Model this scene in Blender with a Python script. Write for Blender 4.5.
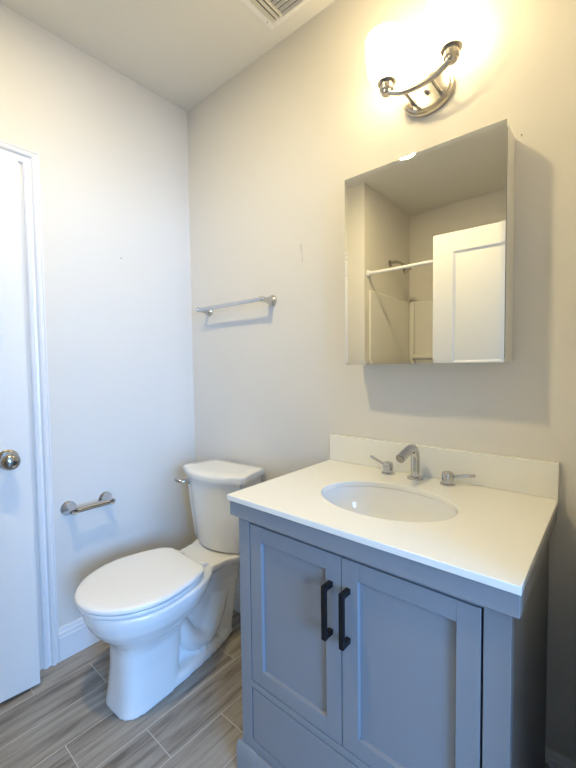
import bpy, bmesh, math, random
from mathutils import Vector, Matrix
PI = math.pi
for o in list(bpy.data.objects):
    bpy.data.objects.remove(o, do_unlink=True)
sc = bpy.context.scene
COL = sc.collection

# ---------------------------------------------------------------- camera
cam_d = bpy.data.cameras.new('camera'); cam = bpy.data.objects.new('camera', cam_d); COL.objects.link(cam)
sc.camera = cam
F_PX = 382.976
cam_d.sensor_fit = 'HORIZONTAL'; cam_d.sensor_width = 36.0; cam_d.lens = F_PX / 576 * 36.0
cam_d.clip_start = 0.01; cam_d.clip_end = 60
yaw, pit, rol = (math.radians(a) for a in (40.5637, -2.5675, -0.7234))
fw = Vector((-math.sin(yaw) * math.cos(pit), math.cos(yaw) * math.cos(pit), math.sin(pit)))
rt = Vector((math.cos(yaw), math.sin(yaw), 0)); up = rt.cross(fw)
R_ = math.cos(rol) * rt + math.sin(rol) * up; U_ = -math.sin(rol) * rt + math.cos(rol) * up
M = Matrix((R_, U_, -fw)).transposed().to_4x4(); M.translation = Vector((1.782, -1.2737, 1.239))
cam.matrix_world = M

# ---------------------------------------------------------------- light and exposure
sc.view_settings.view_transform = 'Standard'; sc.view_settings.look = 'None'
sc.view_settings.gamma = 1.0; sc.view_settings.use_curve_mapping = False
sc.view_settings.exposure = 0.0
SHADE_EMIT = 9.0
DAY_POWER = 192.0
HALL_POWER = 1.0
CEIL_EMIT = 470.0
WARM = (1.0, 0.79, 0.45)
DAY = (0.23, 0.495, 1.0)
HALL = (1.0, 0.9, 0.7)
CEILC = (1.0, 0.81, 0.43)

w = bpy.data.worlds.new('sky'); sc.world = w; w.use_nodes = True
nt = w.node_tree; bg = nt.nodes['Background']
bg.inputs['Color'].default_value = (*DAY, 1); bg.inputs['Strength'].default_value = 1.25

def area(name, loc, target, sx, sy, power, col):
    d = bpy.data.lights.new(name, 'AREA'); d.shape = 'RECTANGLE'; d.size = sx; d.size_y = sy
    d.energy = power; d.color = col
    o = bpy.data.objects.new(name, d); COL.objects.link(o); o.location = loc
    o.rotation_euler = (Vector(target) - Vector(loc)).to_track_quat('-Z', 'Y').to_euler()
    return o
# daylight entering the adjoining room through its window
area('window_daylight', (4.52, -1.90, 1.5), (0.8, -0.9, 0.9), 1.3, 1.4, DAY_POWER, DAY)
# unseen fill light added in the adjoining room, shining in through the doorway
area('hall_fill_light', (2.75, -1.7, 2.6), (2.75, -1.7, 0), 0.5, 0.5, HALL_POWER, HALL)

# ---------------------------------------------------------------- materials
def mat(name, col, rough=0.5, metal=0.0, coat=0.0, bump=None, var=None, spec=None, emit=None):
    m = bpy.data.materials.new(name); m.use_nodes = True
    n = m.node_tree.nodes; l = m.node_tree.links; b = n['Principled BSDF']
    b.inputs['Base Color'].default_value = (*col, 1); b.inputs['Roughness'].default_value = rough
    b.inputs['Metallic'].default_value = metal; b.inputs['Coat Weight'].default_value = coat
    if spec is not None: b.inputs['Specular IOR Level'].default_value = spec
    tc = n.new('ShaderNodeTexCoord')
    if bump:
        sc_, st, dist = bump
        t = n.new('ShaderNodeTexNoise'); t.inputs['Scale'].default_value = sc_; t.inputs['Detail'].default_value = 3
        bp = n.new('ShaderNodeBump'); bp.inputs['Strength'].default_value = st; bp.inputs['Distance'].default_value = dist
        l.new(tc.outputs['Object'], t.inputs['Vector']); l.new(t.outputs['Fac'], bp.inputs['Height']); l.new(bp.outputs['Normal'], b.inputs['Normal'])
    if var:
        sc_, amt = var
        t = n.new('ShaderNodeTexNoise'); t.inputs['Scale'].default_value = sc_; t.inputs['Detail'].default_value = 4
        r = n.new('ShaderNodeMapRange'); r.inputs['To Min'].default_value = 1 - amt; r.inputs['To Max'].default_value = 1 + amt
        mx = n.new('ShaderNodeVectorMath'); mx.operation = 'SCALE'; mx.inputs[0].default_value = col
        l.new(tc.outputs['Object'], t.inputs['Vector']); l.new(t.outputs['Fac'], r.inputs['Value'])
        l.new(r.outputs['Result'], mx.inputs['Scale']); l.new(mx.outputs['Vector'], b.inputs['Base Color'])
    if emit:
        b.inputs['Emission Color'].default_value = (*emit[0], 1); b.inputs['Emission Strength'].default_value = emit[1]
    return m
M_WALL = mat('wall_paint', (0.75, 0.725, 0.675), 0.6, bump=(170, 0.22, 0.002), var=(3, 0.015))
M_CEIL = mat('ceiling_paint', (0.80, 0.78, 0.72), 0.8, bump=(120, 0.3, 0.002))
M_TRIM = mat('trim_paint', (0.82, 0.82, 0.82), 0.3, bump=(60, 0.03, 0.001))
M_DOOR = mat('door_paint', (0.82, 0.82, 0.80), 0.35, bump=(60, 0.04, 0.001))
M_PORC = mat('glazed_porcelain', (0.85, 0.85, 0.83), 0.09, coat=0.3, var=(2, 0.01))
M_SEAT = mat('seat_plastic', (0.88, 0.87, 0.85), 0.22, var=(2, 0.01))
M_QUARTZ = mat('white_quartz', (0.87, 0.86, 0.80), 0.2, coat=0.15, var=(420, 0.09))
M_BLUE = mat('grey_cabinet_paint', (0.265, 0.28, 0.305), 0.42, bump=(200, 0.05, 0.001), var=(4, 0.02))
M_BLACK = mat('black_metal', (0.008, 0.008, 0.010), 0.45, spec=0.25, bump=(300, 0.03, 0.0005))
M_DARK = mat('dark_gap', (0.02, 0.02, 0.02), 0.7, var=(5, 0.1))
M_CHROME = mat('chrome', (0.56, 0.56, 0.565), 0.09, 1.0, var=(3, 0.01))
M_NICKEL = mat('brushed_nickel', (0.47, 0.44, 0.405), 0.24, 1.0, var=(3, 0.02))
M_KNOB = mat('satin_nickel', (0.42, 0.41, 0.40), 0.14, 1.0, var=(3, 0.02))
M_MIRROR = mat('mirror_glass', (0.92, 0.92, 0.89), 0.0, 1.0, var=(2, 0.004))
M_CABWHITE = mat('white_enamelled_steel', (0.78, 0.78, 0.74), 0.3, var=(3, 0.01))
M_FIBER = mat('white_fibreglass', (0.80, 0.79, 0.75), 0.25, var=(2, 0.01))
M_VENT = mat('vent_plastic', (0.88, 0.87, 0.83), 0.4, var=(3, 0.01))
M_HALLFLOOR = mat('hall_floor_boards', (0.35, 0.27, 0.2), 0.4, var=(8, 0.15))
M_MARK = mat('pencil_mark', (0.36, 0.35, 0.33), 0.9, var=(40, 0.1))
M_SHADE = mat('lit_frosted_glass', (0.9, 0.88, 0.82), 0.4, var=(5, 0.01), emit=(WARM, SHADE_EMIT))

M_DIFF = mat('lit_diffuser', (0.9, 0.9, 0.88), 0.5, var=(5, 0.01), emit=(CEILC, CEIL_EMIT))

def tile_mat():
    m = bpy.data.materials.new('wood_look_tile'); m.use_nodes = True
    n = m.node_tree.nodes; l = m.node_tree.links; b = n['Principled BSDF']
    tc = n.new('ShaderNodeTexCoord'); sp = n.new('ShaderNodeSeparateXYZ'); l.new(tc.outputs['Object'], sp.inputs[0])
    def mth(op, a, b_=None, c=None):
        k = n.new('ShaderNodeMath'); k.operation = op
        for i, v in enumerate((a, b_, c)):
            if v is None: continue
            if isinstance(v, (int, float)): k.inputs[i].default_value = v
            else: l.new(v, k.inputs[i])
        return k.outputs[0]
    PW, PL = 0.1525, 0.609
    u = mth('DIVIDE', mth('ADD', sp.outputs['X'], 0.0325), PW); row = mth('FLOOR', u); fu = mth('FRACT', u)
    v = mth('DIVIDE', mth('SUBTRACT', mth('ADD', sp.outputs['Y'], 0.843), mth('MULTIPLY', row, 0.203)), PL)
    colm = mth('FLOOR', v); fv = mth('FRACT', v)
    du = mth('MULTIPLY', mth('MINIMUM', fu, mth('SUBTRACT', 1.0, fu)), PW)
    dv = mth('MULTIPLY', mth('MINIMUM', fv, mth('SUBTRACT', 1.0, fv)), PL)
    dist = mth('MINIMUM', du, dv)
    grout = mth('LESS_THAN', dist, 0.0016)
    cid = n.new('ShaderNodeCombineXYZ'); l.new(row, cid.inputs[0]); l.new(colm, cid.inputs[1])
    wn = n.new('ShaderNodeTexWhiteNoise'); wn.noise_dimensions = '3D'; l.new(cid.outputs[0], wn.inputs['Vector'])
    gc = n.new('ShaderNodeCombineXYZ')
    l.new(mth('MULTIPLY', sp.outputs['X'], 34.0), gc.inputs[0]); l.new(mth('MULTIPLY', sp.outputs['Y'], 2.6), gc.inputs[1]); l.new(mth('MULTIPLY', wn.outputs['Value'], 40.0), gc.inputs[2])
    g1 = n.new('ShaderNodeTexNoise'); g1.inputs['Scale'].default_value = 1.0; g1.inputs['Detail'].default_value = 5; g1.inputs['Distortion'].default_value = 0.6
    l.new(gc.outputs[0], g1.inputs['Vector'])
    g2 = n.new('ShaderNodeTexNoise'); g2.inputs['Scale'].default_value = 5.0; g2.inputs['Detail'].default_value = 4
    l.new(gc.outputs[0], g2.inputs['Vector'])
    s = mth('ADD', mth('MULTIPLY', g1.outputs['Fac'], 0.75), mth('MULTIPLY', g2.outputs['Fac'], 0.25))
    s = mth('ADD', s, mth('MULTIPLY', mth('SUBTRACT', wn.outputs['Value'], 0.5), 0.10))
    cr = n.new('ShaderNodeValToRGB'); l.new(s, cr.inputs[0])
    e = cr.color_ramp.elements
    e[0].position = 0.32; e[0].color = (0.15, 0.125, 0.10, 1); e[1].position = 0.64; e[1].color = (0.43, 0.39, 0.335, 1)
    k = cr.color_ramp.elements.new(0.46); k.color = (0.30, 0.265, 0.222, 1)
    mx = n.new('ShaderNodeMix'); mx.data_type = 'RGBA'; l.new(grout, mx.inputs[0]); l.new(cr.outputs[0], mx.inputs[6]); mx.inputs[7].default_value = (0.55, 0.52, 0.47, 1)
    l.new(mx.outputs[2], b.inputs['Base Color'])
    l.new(mth('ADD', mth('MULTIPLY', grout, 0.4), 0.38), b.inputs['Roughness'])
    bp = n.new('ShaderNodeBump'); bp.inputs['Strength'].default_value = 0.5; bp.inputs['Distance'].default_value = 0.002
    l.new(mth('MINIMUM', mth('DIVIDE', dist, 0.003), 1.0), bp.inputs['Height']); l.new(bp.outputs[0], b.inputs['Normal'])
    return m
M_TILE = tile_mat()

# ---------------------------------------------------------------- helpers
def link(name, bm, m, parent=None, smooth=None, bevel=0, loc=None, seg=2):
    bmesh.ops.recalc_face_normals(bm, faces=bm.faces)
    me = bpy.data.meshes.new(name); bm.to_mesh(me); bm.free(); me.materials.append(m)
    o = bpy.data.objects.new(name, me); COL.objects.link(o)
    if parent: o.parent = parent
    if loc: o.location = loc
    if bevel:
        b = o.modifiers.new('bevel', 'BEVEL'); b.width = bevel; b.segments = seg; b.limit_method = 'ANGLE'; b.angle_limit = math.radians(40)
    if smooth is not None or bevel:
        for f in me.polygons: f.use_smooth = True
        me.set_sharp_from_angle(angle=math.radians(smooth if smooth else 35))
    return o
def thing(name, label, cat, loc=(0, 0, 0), rot=(0, 0, 0), group=None):
    o = bpy.data.objects.new(name, None); COL.objects.link(o); o.location = loc; o.rotation_euler = rot
    o['label'] = label; o['category'] = cat
    if group: o['group'] = group
    return o
def tag(o, label, cat, group=None):
    o['label'] = label; o['category'] = cat
    if group: o['group'] = group
    return o
def struct(o, label=None, cat=None):
    o['kind'] = 'structure'
    if label: o['label'] = label
    if cat: o['category'] = cat
    return o
def bx(bm, x0, x1, y0, y1, z0, z1):
    v = [bm.verts.new((x, y, z)) for z in (z0, z1) for y in (y0, y1) for x in (x0, x1)]
    for f in ((0, 1, 3, 2), (4, 6, 7, 5), (0, 4, 5, 1), (2, 3, 7, 6), (0, 2, 6, 4), (1, 5, 7, 3)):
        bm.faces.new([v[i] for i in f])
    return bm
def boxes(*bs):
    bm = bmesh.new()
    for b in bs: bx(bm, *b)
    return bm
def loft(bm, rings, cap=True, closed=True):
    vs = [[bm.verts.new(p) for p in r] for r in rings]
    n = len(rings[0])
    for a, b in zip(vs, vs[1:]):
        for i in range(n if closed else n - 1):
            j = (i + 1) % n
            bm.faces.new((a[i], a[j], b[j], b[i]))
    if cap:
        bm.faces.new(list(reversed(vs[0]))); bm.faces.new(vs[-1])
    return bm
def lathe(bm, prof, axis=(0, 0, 1), org=(0, 0, 0), n=32):
    a = Vector(axis).normalized(); q = Vector((0, 0, 1)).rotation_difference(a)
    rings = []
    for r, h in prof:
        rings.append([Vector(org) + q @ Vector((max(r, 1e-5) * math.cos(2 * PI * i / n), max(r, 1e-5) * math.sin(2 * PI * i / n), h)) for i in range(n)])
    return loft(bm, rings)
def tube(bm, pts, rad, n=16, cap=True):
    pts = [Vector(p) for p in pts]; rings = []
    if not hasattr(rad, '__len__'): rad = [rad] * len(pts)
    t0 = (pts[1] - pts[0]).normalized(); ref = t0.orthogonal().normalized(); prev = t0
    for i, p in enumerate(pts):
        t = (pts[min(i + 1, len(pts) - 1)] - pts[max(i - 1, 0)]).normalized()
        ref = (prev.rotation_difference(t) @ ref).normalized(); prev = t; bn = t.cross(ref)
        rings.append([p + rad[i] * (math.cos(2 * PI * k / n) * ref + math.sin(2 * PI * k / n) * bn) for k in range(n)])
    return loft(bm, rings, cap)
def spline(ctrl, n=8):
    P = [Vector(c) for c in ctrl]; P = [2 * P[0] - P[1]] + P + [2 * P[-1] - P[-2]]; out = []
    for i in range(1, len(P) - 2):
        for k in range(n):
            t = k / n; a, b, c, d = P[i - 1:i + 3]
            out.append(0.5 * ((2 * b) + (c - a) * t + (2 * a - 5 * b + 4 * c - d) * t * t + (3 * b - a - 3 * c + d) * t ** 3))
    out.append(P[-2]); return out
def prism(bm, prof, fn, s0, s1):
    """extrude a closed 2-D profile between s0 and s1; fn(s, a, b) -> point"""
    return loft(bm, [[fn(s0, a, b) for a, b in prof], [fn(s1, a, b) for a, b in prof]])

# ================================================================= room shell
H = 2.617; XR = 1.770; YJ = -1.58; XH = 0.315; XA = 1.84; YB = -2.42; WT = 0.10
XO = XR + WT; D0, D1, DH = -1.425, -0.58, 2.04       # doorway
C0, C1 = -1.52, -0.782                              # closet doorway on the left wall
struct(link('floor', boxes((-WT, XO, YB - WT, WT, -0.08, 0)), M_TILE))
struct(link('ceiling', boxes((-WT, 1.94, YB - WT, WT, H, H + 0.1)), M_CEIL))
struct(link('wall_back', boxes((-WT, XO, 0, WT, 0, H)), M_WALL))
struct(link('wall_left', boxes((-WT, 0, C1, 0, 0, H), (-WT, 0, C0, C1, 2.05, H), (-WT, 0, YJ, C0, 0, H)), M_WALL))
struct(link('wall_right', boxes((XR, XO, D1, 0, 0, H), (XR, XO, D0, D1, DH, H), (XR, XO, YJ, D0, 0, H)), M_WALL))
struct(link('wall_shower_left', boxes((-WT, XH, YB, YJ, 0, H)), M_WALL))
struct(link('wall_shower_right', boxes((XA, XA + WT, YB, YJ, 0, H), (XO, XA + WT, YJ, YJ + 0.02, 0, H)), M_WALL))
struct(link('wall_front', boxes((-WT, XA + WT, YB - WT, YB, 0, H)), M_WALL))
# closet behind the left door
struct(link('wall_closet', boxes((-0.75, -0.70, -1.8, -0.5, 0, H), (-0.70, -WT, -1.8, -1.75, 0, H), (-0.70, -WT, -0.55, -0.5, 0, H), (-0.75, -WT, -1.8, -0.5, H - 0.15, H - 0.1), (-0.75, -WT, -1.8, -0.5, -0.08, 0)), M_WALL))
# adjoining room with a window
W0, W1, WZ0, WZ1 = -2.6, -1.2, 0.8, 2.25
struct(link('wall_hall', boxes((XO, 4.4, 0.6, 0.7, 0, 2.7), (XO, 4.4, -3.3, -3.2, 0, 2.7),
    (4.4, 4.5, -3.3, W0, 0, 2.7), (4.4, 4.5, W1, 0.7, 0, 2.7), (4.4, 4.5, W0, W1, 0, WZ0), (4.4, 4.5, W0, W1, WZ1, 2.7),
    (XO, XO + 0.02, WT, 0.6, 0, 2.7), (XO + 0.075, XO + 0.095, -3.2, YJ, 0, 2.7)), M_WALL))
struct(link('floor_hall', boxes((XO, 4.5, -3.3, 0.7, -0.08, 0)), M_HALLFLOOR))
struct(link('ceiling_hall', boxes((XO + 0.075, 4.5, -3.3, 0.7, 2.7, 2.8)), M_CEIL))
wf = boxes((4.42, 4.46, W0, W0 + 0.05, WZ0, WZ1), (4.42, 4.46, W1 - 0.05, W1, WZ0, WZ1), (4.42, 4.46, W0, W1, WZ0, WZ0 + 0.05), (4.42, 4.46, W0, W1, WZ1 - 0.05, WZ1), (4.42, 4.46, W0, W1, 1.5, 1.54))
struct(link('window_1', wf, M_TRIM, bevel=0.003))

# baseboards: profile (out, up)
BBP = [(0, 0), (0.014, 0), (0.014, 0.098), (0.011, 0.104), (0.011, 0.116), (0.007, 0.122), (0.006, 0.134), (0.003, 0.140), (0, 0.140)]
def baseboard(name, fn, s0, s1):
    bm = bmesh.new(); prism(bm, BBP, fn, s0, s1)
    return struct(link(name, bm, M_TRIM, smooth=25))
baseboard('baseboard_back', lambda s, a, b: (s, -a, b), 0, XR)
baseboard('baseboard_left', lambda s, a, b: (a, s, b), -0.7185, -0.014)
baseboard('baseboard_right', lambda s, a, b: (XR - a, s, b), -0.52, -0.014)
baseboard('baseboard_front', lambda s, a, b: (s, YJ + a, b), 0.0, XH)

# casings: profile (across from opening, out)
CSP = [(0, 0), (0.0, 0.008), (0.005, 0.011), (0.016, 0.012), (0.0185, 0.006), (0.026, 0.008), (0.031, 0.017), (0.037, 0.020), (0.043, 0.019), (0.0455, 0.012), (0.049, 0.012), (0.051, 0.016), (0.056, 0.015), (0.057, 0.012), (0.057, 0)]
def casing(name, y0, y1, zt, place):
    """three mitred boards round an opening"""
    bm = bmesh.new(); path = [(y0, 0, -1, 0), (y0, zt, -1, 1), (y1, zt, 1, 1), (y1, 0, 1, 0)]
    rings = [[place(y + dy * a, z + dz * a, b) for a, b in CSP] for y, z, dy, dz in path]
    loft(bm, rings)
    return struct(link(name, bm, M_TRIM, smooth=20))
casing('trim_1', C0 - 0.001, C1 + 0.006, 2.046, lambda y, z, b: (b, y, z))
casing('trim_2', D0 - 0.0, D1 + 0.0, DH + 0.004, lambda y, z, b: (XR - b, y, z))
casing('trim_3', D0 - 0.0, D1 + 0.0, DH + 0.004, lambda y, z, b: (XO + b, y, z))
# jambs
jb = boxes((-WT, 0.0, C1 - 0.018, C1 + 0.0, 0, 2.05), (-WT, 0.0, C0, C0 + 0.018, 0, 2.05), (-WT, 0.0, C0 + .018, C1 - .018, 2.032, 2.05),
           (-0.048, -0.036, C1 - 0.030, C1 - 0.018, 0, 2.032), (-0.048, -0.036, C0 + .018, C0 + 0.030, 0, 2.032))
struct(link('trim_4', jb, M_TRIM, bevel=0.0015))
jb = boxes((XR, XO, D1 - 0.004, D1, 0, DH), (XR, XO, D0, D0 + 0.004, 0, DH), (XR, XO, D0 + .004, D1 - .004, DH - 0.004, DH))
struct(link('trim_5', jb, M_TRIM))

def panel_door(w, h, t, stile, zbr):
    """slab, x 0..w, y -t/2..t/2, z 0..h, panels recessed on both faces. zbr = [(z0,z1),...]"""
    bm = bmesh.new(); xs = [0, stile, w - stile, w]; zs = [0] + [z for p in zbr for z in p] + [h]
    for sgn in (-1, 1):
        y = sgn * t / 2
        g = [[bm.verts.new((x, y, z)) for z in zs] for x in xs]
        for i in range(3):
            for k in range(len(zs) - 1):
                q = [g[i][k], g[i + 1][k], g[i + 1][k + 1], g[i][k + 1]]
                if i == 1 and k % 2 == 1:
                    steps = [(0.005, 0.0025), (0.010, 0.007), (0.018, 0.009), (0.022, 0.007), (0.045, 0.0045)]
                    prev = q
                    for ins, dep in steps:
                        c = [bm.verts.new((xs[1] + ins, y - sgn * dep, zs[k] + ins)), bm.verts.new((xs[2] - ins, y - sgn * dep, zs[k] + ins)),
                             bm.verts.new((xs[2] - ins, y - sgn * dep, zs[k + 1] - ins)), bm.verts.new((xs[1] + ins, y - sgn * dep, zs[k + 1] - ins))]
                        for a in range(4): bm.faces.new((prev[a], prev[(a + 1) % 4], c[(a + 1) % 4], c[a]))
                        prev = c
                    bm.faces.new(prev)
                else: bm.faces.new(q)
        if sgn < 0: g0 = g
    loop = lambda G: [G[i][0] for i in range(4)] + [G[3][k] for k in range(1, len(zs))] + [G[i][-1] for i in (2, 1, 0)] + [G[0][k] for k in range(len(zs) - 2, 0, -1)]
    A, B = loop(g0), loop(g)
    for i in range(len(A)):
        j = (i + 1) % len(A); bm.faces.new((A[i], A[j], B[j], B[i]))
    return bm
ZP = [(0.24, 0.87), (1.04, 1.905)]
# closet door, a little ajar: hinge far from the corner
def knob(parent, x, z, side, t=0.035):
    for sgn in side:
        bm = bmesh.new()
        lathe(bm, [(0.0, 0.0), (0.031, 0.0), (0.031, 0.004), (0.027, 0.008), (0.012, 0.010), (0.010, 0.026), (0.014, 0.032), (0.024, 0.040), (0.0275, 0.050), (0.025, 0.060), (0.016, 0.067), (0.0, 0.069)], (0, sgn, 0), (0, 0, 0))
        for v in bm.verts: v.co = v.co * 1.15 + Vector((x, sgn * t / 2, z))
        o = link('door_knob', bm, M_KNOB, parent, smooth=40)
        o['label'] = 'round satin nickel knob'
d1 = link('door_1', panel_door(0.690, 2.005, 0.035, 0.125, ZP), M_DOOR, smooth=20)
ang = math.atan2(0.09 - 0.030, 0.685)
d1.location = (0.012, C0 + 0.02, 0.012); d1.rotation_euler = (0, 0, PI / 2 - ang)
struct(d1)
knob(d1, 0.690 - 0.072, 0.900, (-1, 1))
lp = boxes((0.6902, 0.6908, -0.012, 0.012, 0.875, 0.935)); link('latch_plate', lp, M_NICKEL, d1)
# entrance door, standing open behind the camera, seen in the mirror
d2 = link('door_2', panel_door(0.84, 2.018, 0.035, 0.115, ZP), M_DOOR, smooth=20)
a2 = math.atan2(-1.361 + 1.405, 0.918 - 1.757)
d2.location = (1.752, -1.405, 0.012); d2.rotation_euler = (0, 0, a2)
d2.location = Vector(d2.location) + Vector((math.sin(a2), -math.cos(a2), 0)) * -0.0175 * 1
struct(d2)
knob(d2, 0.84 - 0.062, 0.905, (-1, 1))
bm = boxes((-0.010, 0.0, C1 - 0.0186, C1 - 0.018, 0.885, 0.915)); s_ = link('strike_plate', bm, M_NICKEL); s_.parent = bpy.data.objects['trim_4']

# ================================================================= vanity
VX0, VX1, VF = 0.940, 1.651, -0.523
van = thing('bathroom_vanity', 'grey painted shaker vanity cabinet with two doors and black pulls', 'vanity cabinet', (1.2955, -0.26, 0))
def vb(name, bs, m=M_BLUE, bevel=0.0015, parent=None):
    o = boxes(*bs)
    for v in o.verts: v.co -= Vector((1.2955, -0.26, 0))
    return link(name, o, m, parent or van, bevel=bevel)
ZB = 0.105; ZT = 0.851
DL, DM, DR = 0.986, 1.297, 1.603     # door edges
vb('carcass', [(VX0, VX0 + 0.018, -0.503, -0.015, 0.0, ZT), (VX1 - 0.018, VX1, -0.503, -0.015, 0.0, ZT), (VX0 + 0.018, VX1 - 0.018, -0.503, -0.015, 0.10, 0.118),
               (VX0 + 0.018, VX1 - 0.018, -0.025, -0.016, 0.118, ZT)])
vb('face_frame', [(VX0, DL - 0.003, VF, -0.503, 0, ZT), (DR + 0.003, VX1, VF, -0.503, 0, ZT), (DL - 0.003, DR + 0.003, VF, -0.503, 0.7915, ZT),
                  (DL - 0.003, DR + 0.003, VF, -0.503, 0.298, 0.317), (DL - 0.003, DR + 0.003, VF, -0.503, 0.10, 0.135)], bevel=0.001)
vb('top_rail', [(0.925, 1.667, -0.543, VF, 0.806, ZT), (0.925, VX0, VF, -0.015, 0.806, ZT), (VX1, 1.667, VF, -0.015, 0.806, ZT)])
bmb = bmesh.new()
prof = [(0, 0), (0.014, 0), (0.014, ZB - 0.012), (0.006, ZB), (0, ZB)]
prism(bmb, [(a, b + 0.05 if b == 0 else b) for a, b in prof], lambda s, a, b: (s, VF - a, b), VX0 - 0.014 + 0.08, VX1 + 0.014 - 0.08)
prism(bmb, prof, lambda s, a, b: (s, VF - a, b), VX0 - 0.014, VX0 + 0.066); prism(bmb, prof, lambda s, a, b: (s, VF - a, b), VX1 - 0.066, VX1 + 0.014)
prism(bmb, prof, lambda s, a, b: (VX0 - a, s, b), VF, -0.015); prism(bmb, prof, lambda s, a, b: (VX1 + a, s, b), VF, -0.015)
for v in bmb.verts: v.co -= Vector((1.2955, -0.26, 0))
link('base_moulding', bmb, M_BLUE, van, bevel=0.0015)
def shaker(name, x0, x1, z0, z1, st=0.0435):
    ry = VF + 0.018
    bs = [(x0, x0 + st, VF, ry, z0, z1), (x1 - st, x1, VF, ry, z0, z1), (x0 + st + .0002, x1 - st - .0002, VF, ry, z0, z0 + st), (x0 + st + .0002, x1 - st - .0002, VF, ry, z1 - st, z1),
          (x0 + st - 0.002, x1 - st + 0.002, VF + 0.011, ry, z0 + st - 0.002, z1 - st + 0.002)]
    return vb(name, bs, bevel=0.0008)
g = 0.0015
dl = shaker('door', DL + g, DM - g, 0.3215, 0.788)
dr = shaker('door', DM + g, DR - g, 0.3215, 0.788)
vb('drawer_front', [(DL + g, DR - g, VF, VF + 0.018, 0.139, 0.2938)])
def pull(par, x):
    bm = boxes((x - 0.006, x + 0.006, VF - 0.034, VF - 0.024, 0.590, 0.721), (x - 0.006, x + 0.006, VF - 0.026, VF, 0.590, 0.603), (x - 0.006, x + 0.006, VF - 0.026, VF, 0.708, 0.721))
    for v in bm.verts: v.co -= Vector((1.2955, -0.26, 0))
    o = link('handle', bm, M_BLACK, par, bevel=0.001); o['label'] = 'square black bar pull'
pull(dl, 1.268); pull(dr, 1.317)

# countertop with an oval cut-out
SC = (1.298, -0.300); SA, SB = 0.192, 0.140; ZC = 0.868
ct = thing('countertop', 'white speckled quartz vanity top with raised backsplash along the wall', 'countertop', (1.2965, -0.276, 0.852))
def ctop():
    bm = bmesh.new(); X0, X1, Y0, Y1 = 0.923, 1.670, -0.552, 0.0; N = 64
    def outer(t):
        dx, dy = math.cos(t), math.sin(t); cand = []
        if dx > 1e-9: cand.append((X1 - SC[0]) / dx)
        if dx < -1e-9: cand.append((X0 - SC[0]) / dx)
        if dy > 1e-9: cand.append((Y1 - SC[1]) / dy)
        if dy < -1e-9: cand.append((Y0 - SC[1]) / dy)
        k = min(cand); return SC[0] + dx * k, SC[1] + dy * k
    ts = [2 * PI * i / N for i in range(N)]
    ts += [math.atan2(y - SC[1], x - SC[0]) % (2 * PI) for x in (X0, X1) for y in (Y0, Y1)]
    ts = sorted(set(round(t, 6) for t in ts))
    def inner(t):
        r = 1 / math.sqrt((math.cos(t) / SA) ** 2 + (math.sin(t) / SB) ** 2); return SC[0] + r * math.cos(t), SC[1] + r * math.sin(t)
    rings = []
    for f, z in ((inner, 0.852), (inner, ZC), (outer, ZC), (outer, 0.852), (inner, 0.852)):
        rings.append([(*f(t), z) for t in ts])
    loft(bm, rings, cap=False); bmesh.ops.remove_doubles(bm, verts=bm.verts, dist=1e-5)
    for v in bm.verts: v.co -= Vector((1.2965, -0.276, 0.852))
    return bm
link('slab', ctop(), M_QUARTZ, ct, bevel=0.0015)
bm = boxes((0.923, 1.670, -0.019, -0.0005, ZC + 0.0002, 0.968))
for v in bm.verts: v.co -= Vector((1.2965, -0.276, 0.852))
link('backsplash', bm, M_QUARTZ, ct, bevel=0.001)
sink = thing('undermount_sink', 'white oval undermount basin sunk into the quartz vanity top', 'sink', (SC[0], SC[1], 0.70))
bm = bmesh.new()
rr = []
for s, z in [(1.10, 0.8515), (1.012, 0.8515), (1.006, 0.843), (0.985, 0.815), (0.93, 0.78), (0.80, 0.745), (0.58, 0.722), (0.32, 0.711), (0.13, 0.708), (0.125, 0.700), (0.60, 0.712), (0.84, 0.735), (0.98, 0.775), (1.03, 0.815), (1.06, 0.843), (1.10, 0.846), (1.10, 0.8515)]:
    rr.append([(SA * s * math.cos(2 * PI * i / 48), SB * s * math.sin(2 * PI * i / 48), z - 0.70) for i in range(48)])
loft(bm, rr, cap=False); bmesh.ops.remove_doubles(bm, verts=bm.verts, dist=1e-5)
link('basin', bm, M_PORC, sink, smooth=60)
bm = bmesh.new(); lathe(bm, [(0, 0.0), (0.021, 0.0), (0.023, 0.0095), (0.021, 0.011), (0.014, 0.0095), (0.012, 0.0115), (0, 0.013)])
link('drain', bm, M_CHROME, sink, smooth=40)

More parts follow.
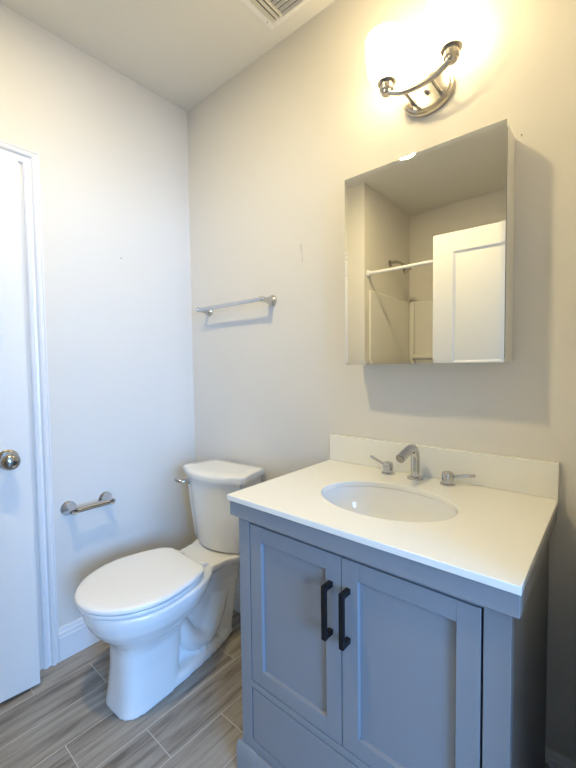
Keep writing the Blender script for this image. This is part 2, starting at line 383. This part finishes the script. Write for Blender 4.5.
# faucet
fau = thing('faucet', 'chrome three-piece faucet standing at the back of the sink', 'faucet', (1.289, -0.062, ZC))
bm = bmesh.new(); lathe(bm, [(0, 0), (0.026, 0), (0.026, 0.004), (0.0235, 0.0065), (0.0155, 0.0075), (0, 0.008)])
pts = spline([(0, 0, 0.004), (0, 0, 0.04), (0, -0.001, 0.075), (0, -0.012, 0.097), (0, -0.035, 0.104), (0, -0.07, 0.099), (0, -0.116, 0.087)], 6)
tube(bm, pts, 0.0142, 20)
spo = link('spout', bm, M_CHROME, fau, smooth=40)
bm = bmesh.new(); dv = Vector((0, -0.038, -0.011)).normalized()
lathe(bm, [(0, 0), (0.0105, 0), (0.0105, 0.0015), (0, 0.0015)], dv, (0, -0.1165, 0.0868)); link('aerator', bm, M_NICKEL, spo, smooth=40)
for x, dirv in ((-0.096, (-0.060, 0.008, 0.020)), (0.103, (0.062, 0.020, 0.009))):
    bm = bmesh.new(); lathe(bm, [(0, 0), (0.0225, 0), (0.0225, 0.004), (0.020, 0.006), (0.0175, 0.007), (0.0175, 0.030), (0.0165, 0.036), (0.012, 0.040), (0, 0.041)], org=(x, 0, 0))
    hd = link('handle', bm, M_CHROME, fau, smooth=40)
    bm = bmesh.new(); d = Vector(dirv); p0 = Vector((x, 0, 0.024)) + d.normalized() * 0.013
    tube(bm, [p0, p0 + d * 0.5, p0 + d * 0.97, p0 + d], [0.0048, 0.0048, 0.0048, 0.0036], 12); link('lever', bm, M_CHROME, hd, smooth=40)

# ================================================================= mirrored cabinet
MX0, MX1, MZ0, MZ1 = 1.0585, 1.5535, 1.2440, 1.8800
mc = thing('medicine_cabinet', 'white medicine cabinet with a mirror front hanging above the sink', 'mirror cabinet', (1.306, 0, MZ0))
def off(bm, v):
    for k in bm.verts: k.co -= Vector(v)
    return bm
ORG = (1.306, 0, MZ0)
link('cabinet_body', off(boxes((MX0 + 0.0005, MX1 - 0.0005, -0.092, -0.0005, MZ0 + 0.003, MZ1 - 0.003)), ORG), M_CABWHITE, mc, bevel=0.002)
link('door_gap_shade', off(boxes((MX0 + 0.0025, MX1 - 0.0025, -0.110, -0.092, MZ0 + 0.012, MZ1 - 0.012)), ORG), M_DARK, mc)  # dark filler standing in for the shade between mirror door and body
bm = bmesh.new(); BV = 0.010
def rect(i, y): return [(MX0 + i, y, MZ0 + i), (MX1 - i, y, MZ0 + i), (MX1 - i, y, MZ1 - i), (MX0 + i, y, MZ1 - i)]
loft(bm, [rect(0, -0.110), rect(0, -0.1142), rect(BV, -0.115)])
link('mirror_door', off(bm, ORG), M_MIRROR, mc)

# ================================================================= vanity light
LO = (1.308, 0, 2.107)
vl = thing('wall_light', 'brushed nickel two-shade wall light with oval plate glowing above the mirror', 'wall light', LO)
bm = bmesh.new()
def ov(a, b, y, n=48): return [(a * math.cos(2 * PI * i / n), y, b * math.sin(2 * PI * i / n)) for i in range(n)]
loft(bm, [ov(0.083, 0.062, -0.0005), ov(0.083, 0.062, -0.010), ov(0.079, 0.058, -0.016), ov(0.074, 0.053, -0.017), ov(0.070, 0.049, -0.022), ov(0.066, 0.045, -0.023)])
link('backplate', bm, M_NICKEL, vl, smooth=30)
BY = -0.100; EX = 0.100
pts = spline([(-EX, BY, 0.006), (-EX * 0.85, BY, -0.002), (-0.05, BY, -0.018), (0, BY, -0.024), (0.05, BY, -0.018), (EX * 0.85, BY, -0.002), (EX, BY, 0.006)], 8)
bm = bmesh.new(); tube(bm, pts, 0.0085, 14); link('curved_bar', bm, M_NICKEL, vl, smooth=40)
for x in (-0.042, 0.042):
    bm = bmesh.new(); tube(bm, [(x, -0.022, -0.020), (x, BY, -0.020)], 0.0052, 12)
    lathe(bm, [(0, 0), (0.006, 0), (0.006, 0.008), (0, 0.010)], (0, -1, 0), (x, -0.021, -0.020)); link('support_rod', bm, M_NICKEL, vl, smooth=40)
bm = bmesh.new(); lathe(bm, [(0, 0), (0.007, 0), (0.008, 0.01), (0.004, 0.014), (0, 0.015)], (0, -1, 0), (0, -0.022, 0)); link('finial', bm, M_NICKEL, vl, smooth=40)
for x in (-EX, EX):
    bm = bmesh.new(); lathe(bm, [(0, -0.004), (0.013, -0.004), (0.0165, 0.0), (0.0165, 0.007), (0.0215, 0.010), (0.0215, 0.030), (0.029, 0.0305), (0.030, 0.033), (0.028, 0.035), (0, 0.035)], org=(x, BY, 0.0))
    cu = link('lamp_cup', bm, M_NICKEL, vl, smooth=35)
    bm = bmesh.new()
    prof = [(0.024, 0.036), (0.046, 0.045), (0.058, 0.065), (0.063, 0.10), (0.066, 0.165), (0.063, 0.165), (0.060, 0.10), (0.055, 0.068), (0.044, 0.049), (0.020, 0.040)]
    rings = [[(x + r * math.cos(2 * PI * i / 40), BY + r * math.sin(2 * PI * i / 40), h) for i in range(40)] for r, h in prof]
    loft(bm, rings, cap=False)
    sh = link('lamp_shade', bm, M_SHADE, vl, smooth=40); sh['label'] = 'glowing white frosted glass shade'

# ================================================================= toilet
TX = 0.411
toi = thing('toilet', 'white two-piece toilet with closed lid against the back wall', 'toilet', (TX, -0.40, 0), (0, 0, math.radians(3.3)))
def T(bm): return off(bm, (0, -0.40, 0))
def egg(z, yf, yb, ym, hw, nf=2.0, nb=2.0, n=56):
    out = []
    for i in range(n):
        t = 2 * PI * i / n; c, s = math.cos(t), math.sin(t)   # c along y (front = -1)
        e = 2 / (nf if c < 0 else nb)
        x = hw * math.copysign(abs(s) ** e, s); y = ym + (ym - yf if c < 0 else yb - ym) * math.copysign(abs(c) ** e, c)
        out.append((x, y, z))
    return out
bm = bmesh.new()
loft(bm, [egg(0, -.690, -.44, -.57, .102, 3.4, 4), egg(.02, -.686, -.44, -.57, .100, 3.4, 4), egg(.06, -.680, -.44, -.57, .096, 3.3, 4), egg(.14, -.672, -.43, -.56, .090, 3.2, 4), egg(.215, -.670, -.42, -.56, .094, 2.9, 3.4),
          egg(.245, -.677, -.39, -.555, .106, 2.6, 3), egg(.27, -.697, -.35, -.55, .128, 2.3, 2.6), egg(.30, -.727, -.31, -.55, .154, 2.15, 2.4), egg(.335, -.752, -.29, -.55, .175, 2.05, 2.4),
          egg(.370, -.764, -.27, -.55, .186, 2, 2.4), egg(.398, -.766, -.26, -.55, .188, 2, 2.4), egg(.405, -.762, -.265, -.55, .184, 2, 2.4)])
# rear deck that carries the tank
def dk(z, hw1, hw2, y1, y2): return [(-hw1, y1, z), (hw1, y1, z), (hw1 * 1.0, (y1 * .6 + y2 * .4), z), (hw2, y2 + 0.10, z), (hw2, y2, z), (-hw2, y2, z), (-hw2, y2 + 0.10, z) if False else (-hw2, y2 + .0, z), (-hw1, (y1 * .6 + y2 * .4), z)]
def deck(z, k, yb):
    L = [(-.14 * k, -.40), (.14 * k, -.40), (.115 * k, -.30), (.125 * k, -.22), (.15 * k, -.17), (.155 * k, yb), (-.155 * k, yb), (-.15 * k, -.17), (-.125 * k, -.22), (-.115 * k, -.30)]
    return [(x, y, z) for x, y in L]
loft(bm, [deck(.345, .55, -.07), deck(.375, .86, -.045), deck(.392, .98, -.04), deck(.413, 1.0, -.04)])
# trapway relief and rear column
pts = spline([(0, -.50, .26), (0, -.43, .20), (0, -.375, .115), (0, -.325, .075), (0, -.27, .085), (0, -.225, .15), (0, -.195, .23), (0, -.16, .31), (0, -.13, .35)], 6)
rings = []
for i, p in enumerate(pts):
    t = (pts[min(i + 1, len(pts) - 1)] - pts[max(i - 1, 0)]).normalized(); nrm = Vector((0, -t.z, t.y)); f = i / (len(pts) - 1); hx = .072 + .004 * math.sin(PI * f)
    rings.append([p + Vector((hx * math.cos(a), 0, 0)) + nrm * (.048 * math.sin(a)) for a in [2 * PI * k / 24 for k in range(24)]])
loft(bm, rings)
def colr(z, hw, y0, y1): return egg(z, y0, y1, (y0 + y1) / 2, hw, 3, 3, 28)
loft(bm, [colr(0, .048, -.24, -.125), colr(.06, .052, -.22, -.115), colr(.18, .062, -.22, -.10), colr(.30, .08, -.26, -.08), colr(.37, .11, -.30, -.06)])
loft(bm, [[(x * .028, y, z) for x, y, z in egg(.04, -.6, -.16, -.4, 1, 4, 4, 28)], [(x * .028, y, z) for x, y, z in egg(.36, -.55, -.12, -.4, 1, 4, 4, 28)]])
def foot(z, k):
    L = [(-.100, -.55), (.100, -.55), (.096, -.45), (.090, -.36), (.080, -.27), (.062, -.18), (.042, -.125), (-.042, -.125), (-.062, -.18), (-.080, -.27), (-.090, -.36), (-.096, -.45)]
    return [(x * k, y * (1 if y < -.3 else 1 + .06 * (1 - k)), z) for x, y in L]
loft(bm, [foot(0, 1), foot(.02, .99), foot(.034, .94), foot(.040, .80)])
bowl = link('bowl', T(bm), M_PORC, toi)
r = bowl.modifiers.new('remesh', 'REMESH'); r.mode = 'VOXEL'; r.voxel_size = 0.0055; r.use_smooth_shade = True
s = bowl.modifiers.new('smooth', 'SMOOTH'); s.factor = 0.5; s.iterations = 9
def seat_ring(z, k=1.0, yf=-.780, yb=-.350, hw=.200, hb=.120):
    out = []; ym = -.555; n = 26
    for i in range(n + 1):
        t = -PI / 2 + PI * i / n
        out.append((hw * k * math.sin(t) * (1), ym - (ym - yf) * math.cos(t) * k, z))
    rear = []
    for i in range(1, 13):
        f = i / 12; y = ym + (yb - ym) * f * (1 if k == 1 else (1 - (1 - k) * 1)); x = (hb + (hw - hb) * math.sqrt(max(0, 1 - f ** 1.3))) * k; rear.append((x, y, z))
    # round the rear corners
    out += rear + [(rear[-1][0] - .006, rear[-1][1] + .003, z)] + [(-(rear[-1][0] - .006), rear[-1][1] + .004, z)] + [(-x, y, zz) for x, y, zz in reversed(rear)]
    return out
SR = Matrix.Rotation(math.radians(-4.6), 4, 'Z')
bm = bmesh.new(); loft(bm, [seat_ring(.4055, .965), seat_ring(.410, .985), seat_ring(.418, .99), seat_ring(.422, .98)])
T(bm); bmesh.ops.transform(bm, matrix=SR, verts=bm.verts); link('seat', bm, M_SEAT, toi, smooth=50)
bm = bmesh.new(); loft(bm, [seat_ring(.4245, .975), seat_ring(.428, .998), seat_ring(.436, 1.0), seat_ring(.441, .99), seat_ring(.444, .965), seat_ring(.4455, .90), seat_ring(.447, .6)])
T(bm); bmesh.ops.transform(bm, matrix=SR, verts=bm.verts); link('lid', bm, M_SEAT, toi, smooth=50)
for sx in (-1, 1):
    bm = bmesh.new(); bx(bm, sx * .078 - .016, sx * .078 + .016, -.335, -.308, .403, .422)
    lathe(bm, [(0, 0), (.008, 0), (.008, .040), (0, .040)], (1, 0, 0), (sx * .078 - .020, -.330, .424), 16)
    link('hinge', T(bm), M_SEAT, toi, bevel=0.002)
    bm = bmesh.new(); lathe(bm, [(0, 0), (.016, 0), (.016, .012), (.014, .024), (.008, .029), (0, .030)], org=(sx * .066, -.320, .036), n=20)
    link('bolt_cap', T(bm), M_PORC, toi, smooth=50)
def tk(z, hb, hf, yb, ys, yf, n=18):
    out = [(-hb, yb, z)]
    out += [(hb, yb, z)]
    out += [(hb + (hf - hb) * f, yb + (ys - yb) * f, z) for f in (.25, .5, .75)]
    c = .022
    out += [(hf, ys + c * .6, z), (hf - c * .4, ys - c * .25, z)]
    for i in range(1, n):
        f = i / n; x = (hf - c) * math.cos(PI * f) if False else (hf - c) * (1 - 2 * f); out.append((x, ys - c * .25 - (ys - c * .25 - yf) * (1 - (1 - 2 * f) ** 2), z))
    out += [(-(hf - c * .4), ys - c * .25, z), (-hf, ys + c * .6, z)]
    out += [(-(hb + (hf - hb) * f), yb + (ys - yb) * f, z) for f in (.75, .5, .25)]
    return out
bm = bmesh.new()
loft(bm, [tk(.414, .118, .128, -.050, -.160, -.200), tk(.422, .136, .150, -.040, -.174, -.222), tk(.442, .141, .157, -.037, -.178, -.230), tk(.580, .148, .172, -.034, -.186, -.242), tk(.738, .155, .186, -.032, -.194, -.252)])
link('tank', T(bm), M_PORC, toi, smooth=45)
bm = bmesh.new()
loft(bm, [tk(.7385, .158, .189, -.030, -.196, -.255), tk(.742, .163, .198, -.026, -.203, -.265), tk(.762, .165, .200, -.024, -.206, -.270), tk(.771, .162, .197, -.027, -.203, -.266), tk(.7755, .153, .186, -.036, -.195, -.255), tk(.777, .110, .130, -.070, -.170, -.21)])
link('tank_lid', T(bm), M_PORC, toi, smooth=45)
bm = bmesh.new(); lathe(bm, [(0, 0), (.016, 0), (.016, .006), (.011, .010), (.009, .020), (0, .021)], (-0.5, -1, 0), (-.160, -.200, .700), 20)
tube(bm, [(-.166, -.212, .700), (-.174, -.232, .701), (-.192, -.240, .706), (-.208, -.243, .710)], [.009, .0105, .0105, .008], 12)
o = link('flush_lever', T(bm), M_CHROME, toi, smooth=50); o['label'] = 'chrome flush lever'

# ================================================================= rails on the walls
def rail(root, span, reach, k, bar_r, m):
    """posts at x = +-span/2, wall at y=0, reach towards -y"""
    for sx in (-1, 1):
        bm = bmesh.new(); x = sx * span / 2
        lathe(bm, [(0, 0), (.029 * k, 0), (.029 * k, .003), (.025 * k, .008), (.018 * k, .022), (.0135 * k, .038), (.0118 * k, reach - .012), (.0128 * k, reach - .006), (.0128 * k, reach + .008), (.010 * k, reach + .012), (0, reach + .014)], (0, -1, 0), (x, 0, 0), 28)
        p = link('post', bm, m, root, smooth=40)
        bm = bmesh.new(); lathe(bm, [(0, -.014), (.0085, -.014), (.0105, -.010), (.0105, .010), (.0085, .014), (.005, .017), (0, .018)], (sx, 0, 0), (x, -reach, 0), 20)
        link('end_cap', bm, m, p, smooth=40)
    bm = bmesh.new(); tube(bm, [(-span / 2 + .012, -reach, 0), (span / 2 - .012, -reach, 0)], bar_r, 20); link('rail', bm, m, root, smooth=40)
M_SATIN = mat('satin_chrome', (0.60, 0.60, 0.60), 0.16, 1.0, var=(3, 0.01))
tb = thing('towel_bar', 'empty satin chrome towel bar fixed to the wall above the toilet', 'towel bar', (0.382, 0, 1.535))
rail(tb, 0.447, 0.070, 0.92, 0.0088, M_SATIN)
ph = thing('paper_holder', 'empty chrome toilet paper holder fixed low on the left wall', 'toilet paper holder', (0, -0.580, 0.643), (0, 0, PI / 2))
rail(ph, 0.158, 0.062, 1.08, 0.0118, M_CHROME)

# nail marks on the walls
bm = bmesh.new(); lathe(bm, [(0, 0), (.0024, 0), (.0024, .0015), (.001, .003), (0, .003)], (1, 0, 0), (0, 0, 0), 12)
o = tag(link('screw', bm, M_BLACK, smooth=40, loc=(0, -0.390, 1.761)), 'tiny black screw head alone on the left wall', 'screw')
bm = bmesh.new(); lathe(bm, [(0, 0), (.0018, 0), (.0018, .003), (0, .0035)], (0, -1, 0), (0, 0, 0), 12)
o = tag(link('nail', bm, M_MARK, smooth=40, loc=(1.568, 0, 1.882)), 'tiny nail in the wall by the top right corner of the mirror', 'nail')
bm = boxes((0, .0012, -.0004, 0, 0, .030), (.006, .0075, -.0004, 0, -.045, .031))
for v in bm.verts: v.co.x += (0.03 - v.co.z) * 0.06
tag(link('scratch', bm, M_MARK, loc=(0.769, 0, 1.722)), 'short grey vertical scratch on the wall right of the towel bar', 'scratch')

# ================================================================= ceiling vent
VS = 0.27
ve = thing('ceiling_vent', 'square white louvred vent in the ceiling near the back wall', 'air vent', (0.690 + VS / 2, -0.070 - VS / 2, H))
h = VS / 2; b = 0.024
fr = boxes((-h, -h + b, -h, h, -.008, 0), (h - b, h, -h, h, -.008, 0), (-h + b, h - b, -h, -h + b, -.008, 0), (-h + b, h - b, h - b, h, -.008, 0))
link('frame', fr, M_VENT, ve, bevel=0.003)
link('duct_opening', boxes((-h + b, h - b, -h + b, h - b, -.0015, -.0003)), mat('duct_shade', (0.26, 0.25, 0.23), 0.7, var=(5, 0.1)), ve)  # flat grey sheet, its colour stands in for the shaded duct behind the louvres
def louver(x0, y0, x1, y1, tx, ty):
    bm = bmesh.new(); L = .017
    A = [(x0, y0, -.0015), (x1, y1, -.0015), (x1 + tx * L, y1 + ty * L, -.015), (x0 + tx * L, y0 + ty * L, -.015)]
    B = [(x, y, z - .0018) for x, y, z in A]
    loft(bm, [A, B]); link('louvre', bm, M_VENT, ve)
for k in range(3): louver(-h + b + .014 + .019 * k, -h + b, -h + b + .014 + .019 * k, h - b, -.12, 0)
for k in range(3): louver(h - b - .014 - .019 * k, -h + b, h - b - .014 - .019 * k, h - b, .12, 0)
xi = h - b - .056
for k in range(11): louver(-xi, h - b - .004 - .0195 * k, xi, h - b - .001 - .0195 * k, 0, .15)
for sx, sy in ((-1, 1), (1, 1), (1, -1), (-1, -1)):
    bm = bmesh.new(); lathe(bm, [(0, 0), (.003, 0), (.002, .0015), (0, .0018)], (0, 0, -1), (sx * (h - .012), sy * (h - .040), -.008), 10); link('screw_head', bm, M_NICKEL, ve, smooth=40)

# ceiling downlight, outside the view (its shadows fall below the towel bar and beside the mirror)
cl = thing('ceiling_light', 'round flush white ceiling light shining over the middle of the room', 'ceiling light', (0.84, -1.0, H))
bm = bmesh.new(); lathe(bm, [(0, 0), (.098, 0), (.098, .004), (.090, .010), (.064, .012), (.061, .009), (0, .009)], (0, 0, -1)); link('trim_ring', bm, M_VENT, cl, smooth=30)
bm = bmesh.new(); lathe(bm, [(0, .0092), (.060, .0092), (.058, .013), (0, .014)], (0, 0, -1)); link('diffuser', bm, M_DIFF, cl, smooth=30)

# ================================================================= shower, seen in the mirror
tub = thing('bathtub', 'white alcove bathtub under the shower, seen only in the mirror', 'bathtub', (1.0775, -2.0, 0))
def rr_(x0, x1, y0, y1, z, r=.08, n=6):
    out = []
    for cx, cy, a0 in ((x1 - r, y1 - r, 0), (x0 + r, y1 - r, PI / 2), (x0 + r, y0 + r, PI), (x1 - r, y0 + r, 1.5 * PI)):
        for i in range(n + 1):
            a = a0 + PI / 2 * i / n; out.append((cx + r * math.cos(a), cy + r * math.sin(a), z))
    return out
bm = bmesh.new()
loft(bm, [rr_(.318, 1.837, -2.417, -1.60, 0, .01), rr_(.318, 1.837, -2.417, -1.60, .385, .01), rr_(.323, 1.832, -2.412, -1.605, .395, .01), rr_(.40, 1.75, -2.34, -1.68, .395), rr_(.41, 1.74, -2.33, -1.69, .385), rr_(.45, 1.68, -2.29, -1.73, .10), rr_(.50, 1.60, -2.24, -1.78, .075)])
link('tub_shell', off(bm, (1.0775, -2.0, 0)), M_FIBER, tub, smooth=35)
su = thing('shower_surround', 'white moulded shower wall panels with a ledge, seen in the mirror', 'shower surround', (1.0775, -2.0, .396))
bs = off(boxes((.3155, .333, -2.4195, -1.640, .398, 1.820), (.333, 1.822, -2.4195, -2.402, .398, 1.825), (1.822, 1.8395, -2.4195, -1.640, .398, 1.820)), (1.0775, -2.0, .396))
link('wall_panel', bs, M_FIBER, su, bevel=0.006)
for cx0 in (.333, 1.78):
    link('corner_column', off(boxes((cx0, cx0 + .042, -2.402, -2.36, .398, 1.815)), (1.0775, -2.0, .396)), M_FIBER, su, bevel=0.012, seg=4)
bs = off(boxes((.375, 1.78, -2.402, -2.34, 1.295, 1.335)), (1.0775, -2.0, .396)); link('ledge', bs, M_FIBER, su, bevel=0.01, seg=3)
rod = thing('shower_curtain_rod', 'bare white curtain rod across the shower opening, seen in the mirror', 'curtain rod', (1.0775, -1.63, 1.947))
bm = bmesh.new(); tube(bm, [(-.752, 0, 0), (.752, 0, 0)], .0125, 20); link('rod', bm, M_TRIM, rod, smooth=40)
for sx in (-1, 1):
    bm = bmesh.new(); lathe(bm, [(0, 0), (.028, 0), (.028, .006), (.018, .014), (.015, .035), (0, .035)], (-sx, 0, 0), (sx * .7620, 0, 0), 24); link('end_flange', bm, M_TRIM, rod, smooth=40)
shh = thing('wall_shower', 'brushed nickel shower head on a short wall arm, seen in the mirror', 'shower head', (XH, -2.015, 2.100))
bm = bmesh.new(); lathe(bm, [(0, 0), (.030, 0), (.030, .003), (.022, .009), (.010, .012), (0, .012)], (1, 0, 0)); link('wall_flange', bm, M_NICKEL, shh, smooth=40)
bm = bmesh.new(); tube(bm, spline([(0.005, 0, 0), (.04, 0, .004), (.085, 0, -.008), (.115, 0, -.035)], 6), .0105, 16); link('arm', bm, M_NICKEL, shh, smooth=40)
bm = bmesh.new(); lathe(bm, [(0, 0), (.012, 0), (.016, .012), (.020, .025), (.042, .055), (.046, .066), (.042, .070), (0, .070)], (.75, 0, -.66), (.108, 0, -.028), 28); link('spray_head', bm, M_NICKEL, shh, smooth=40)
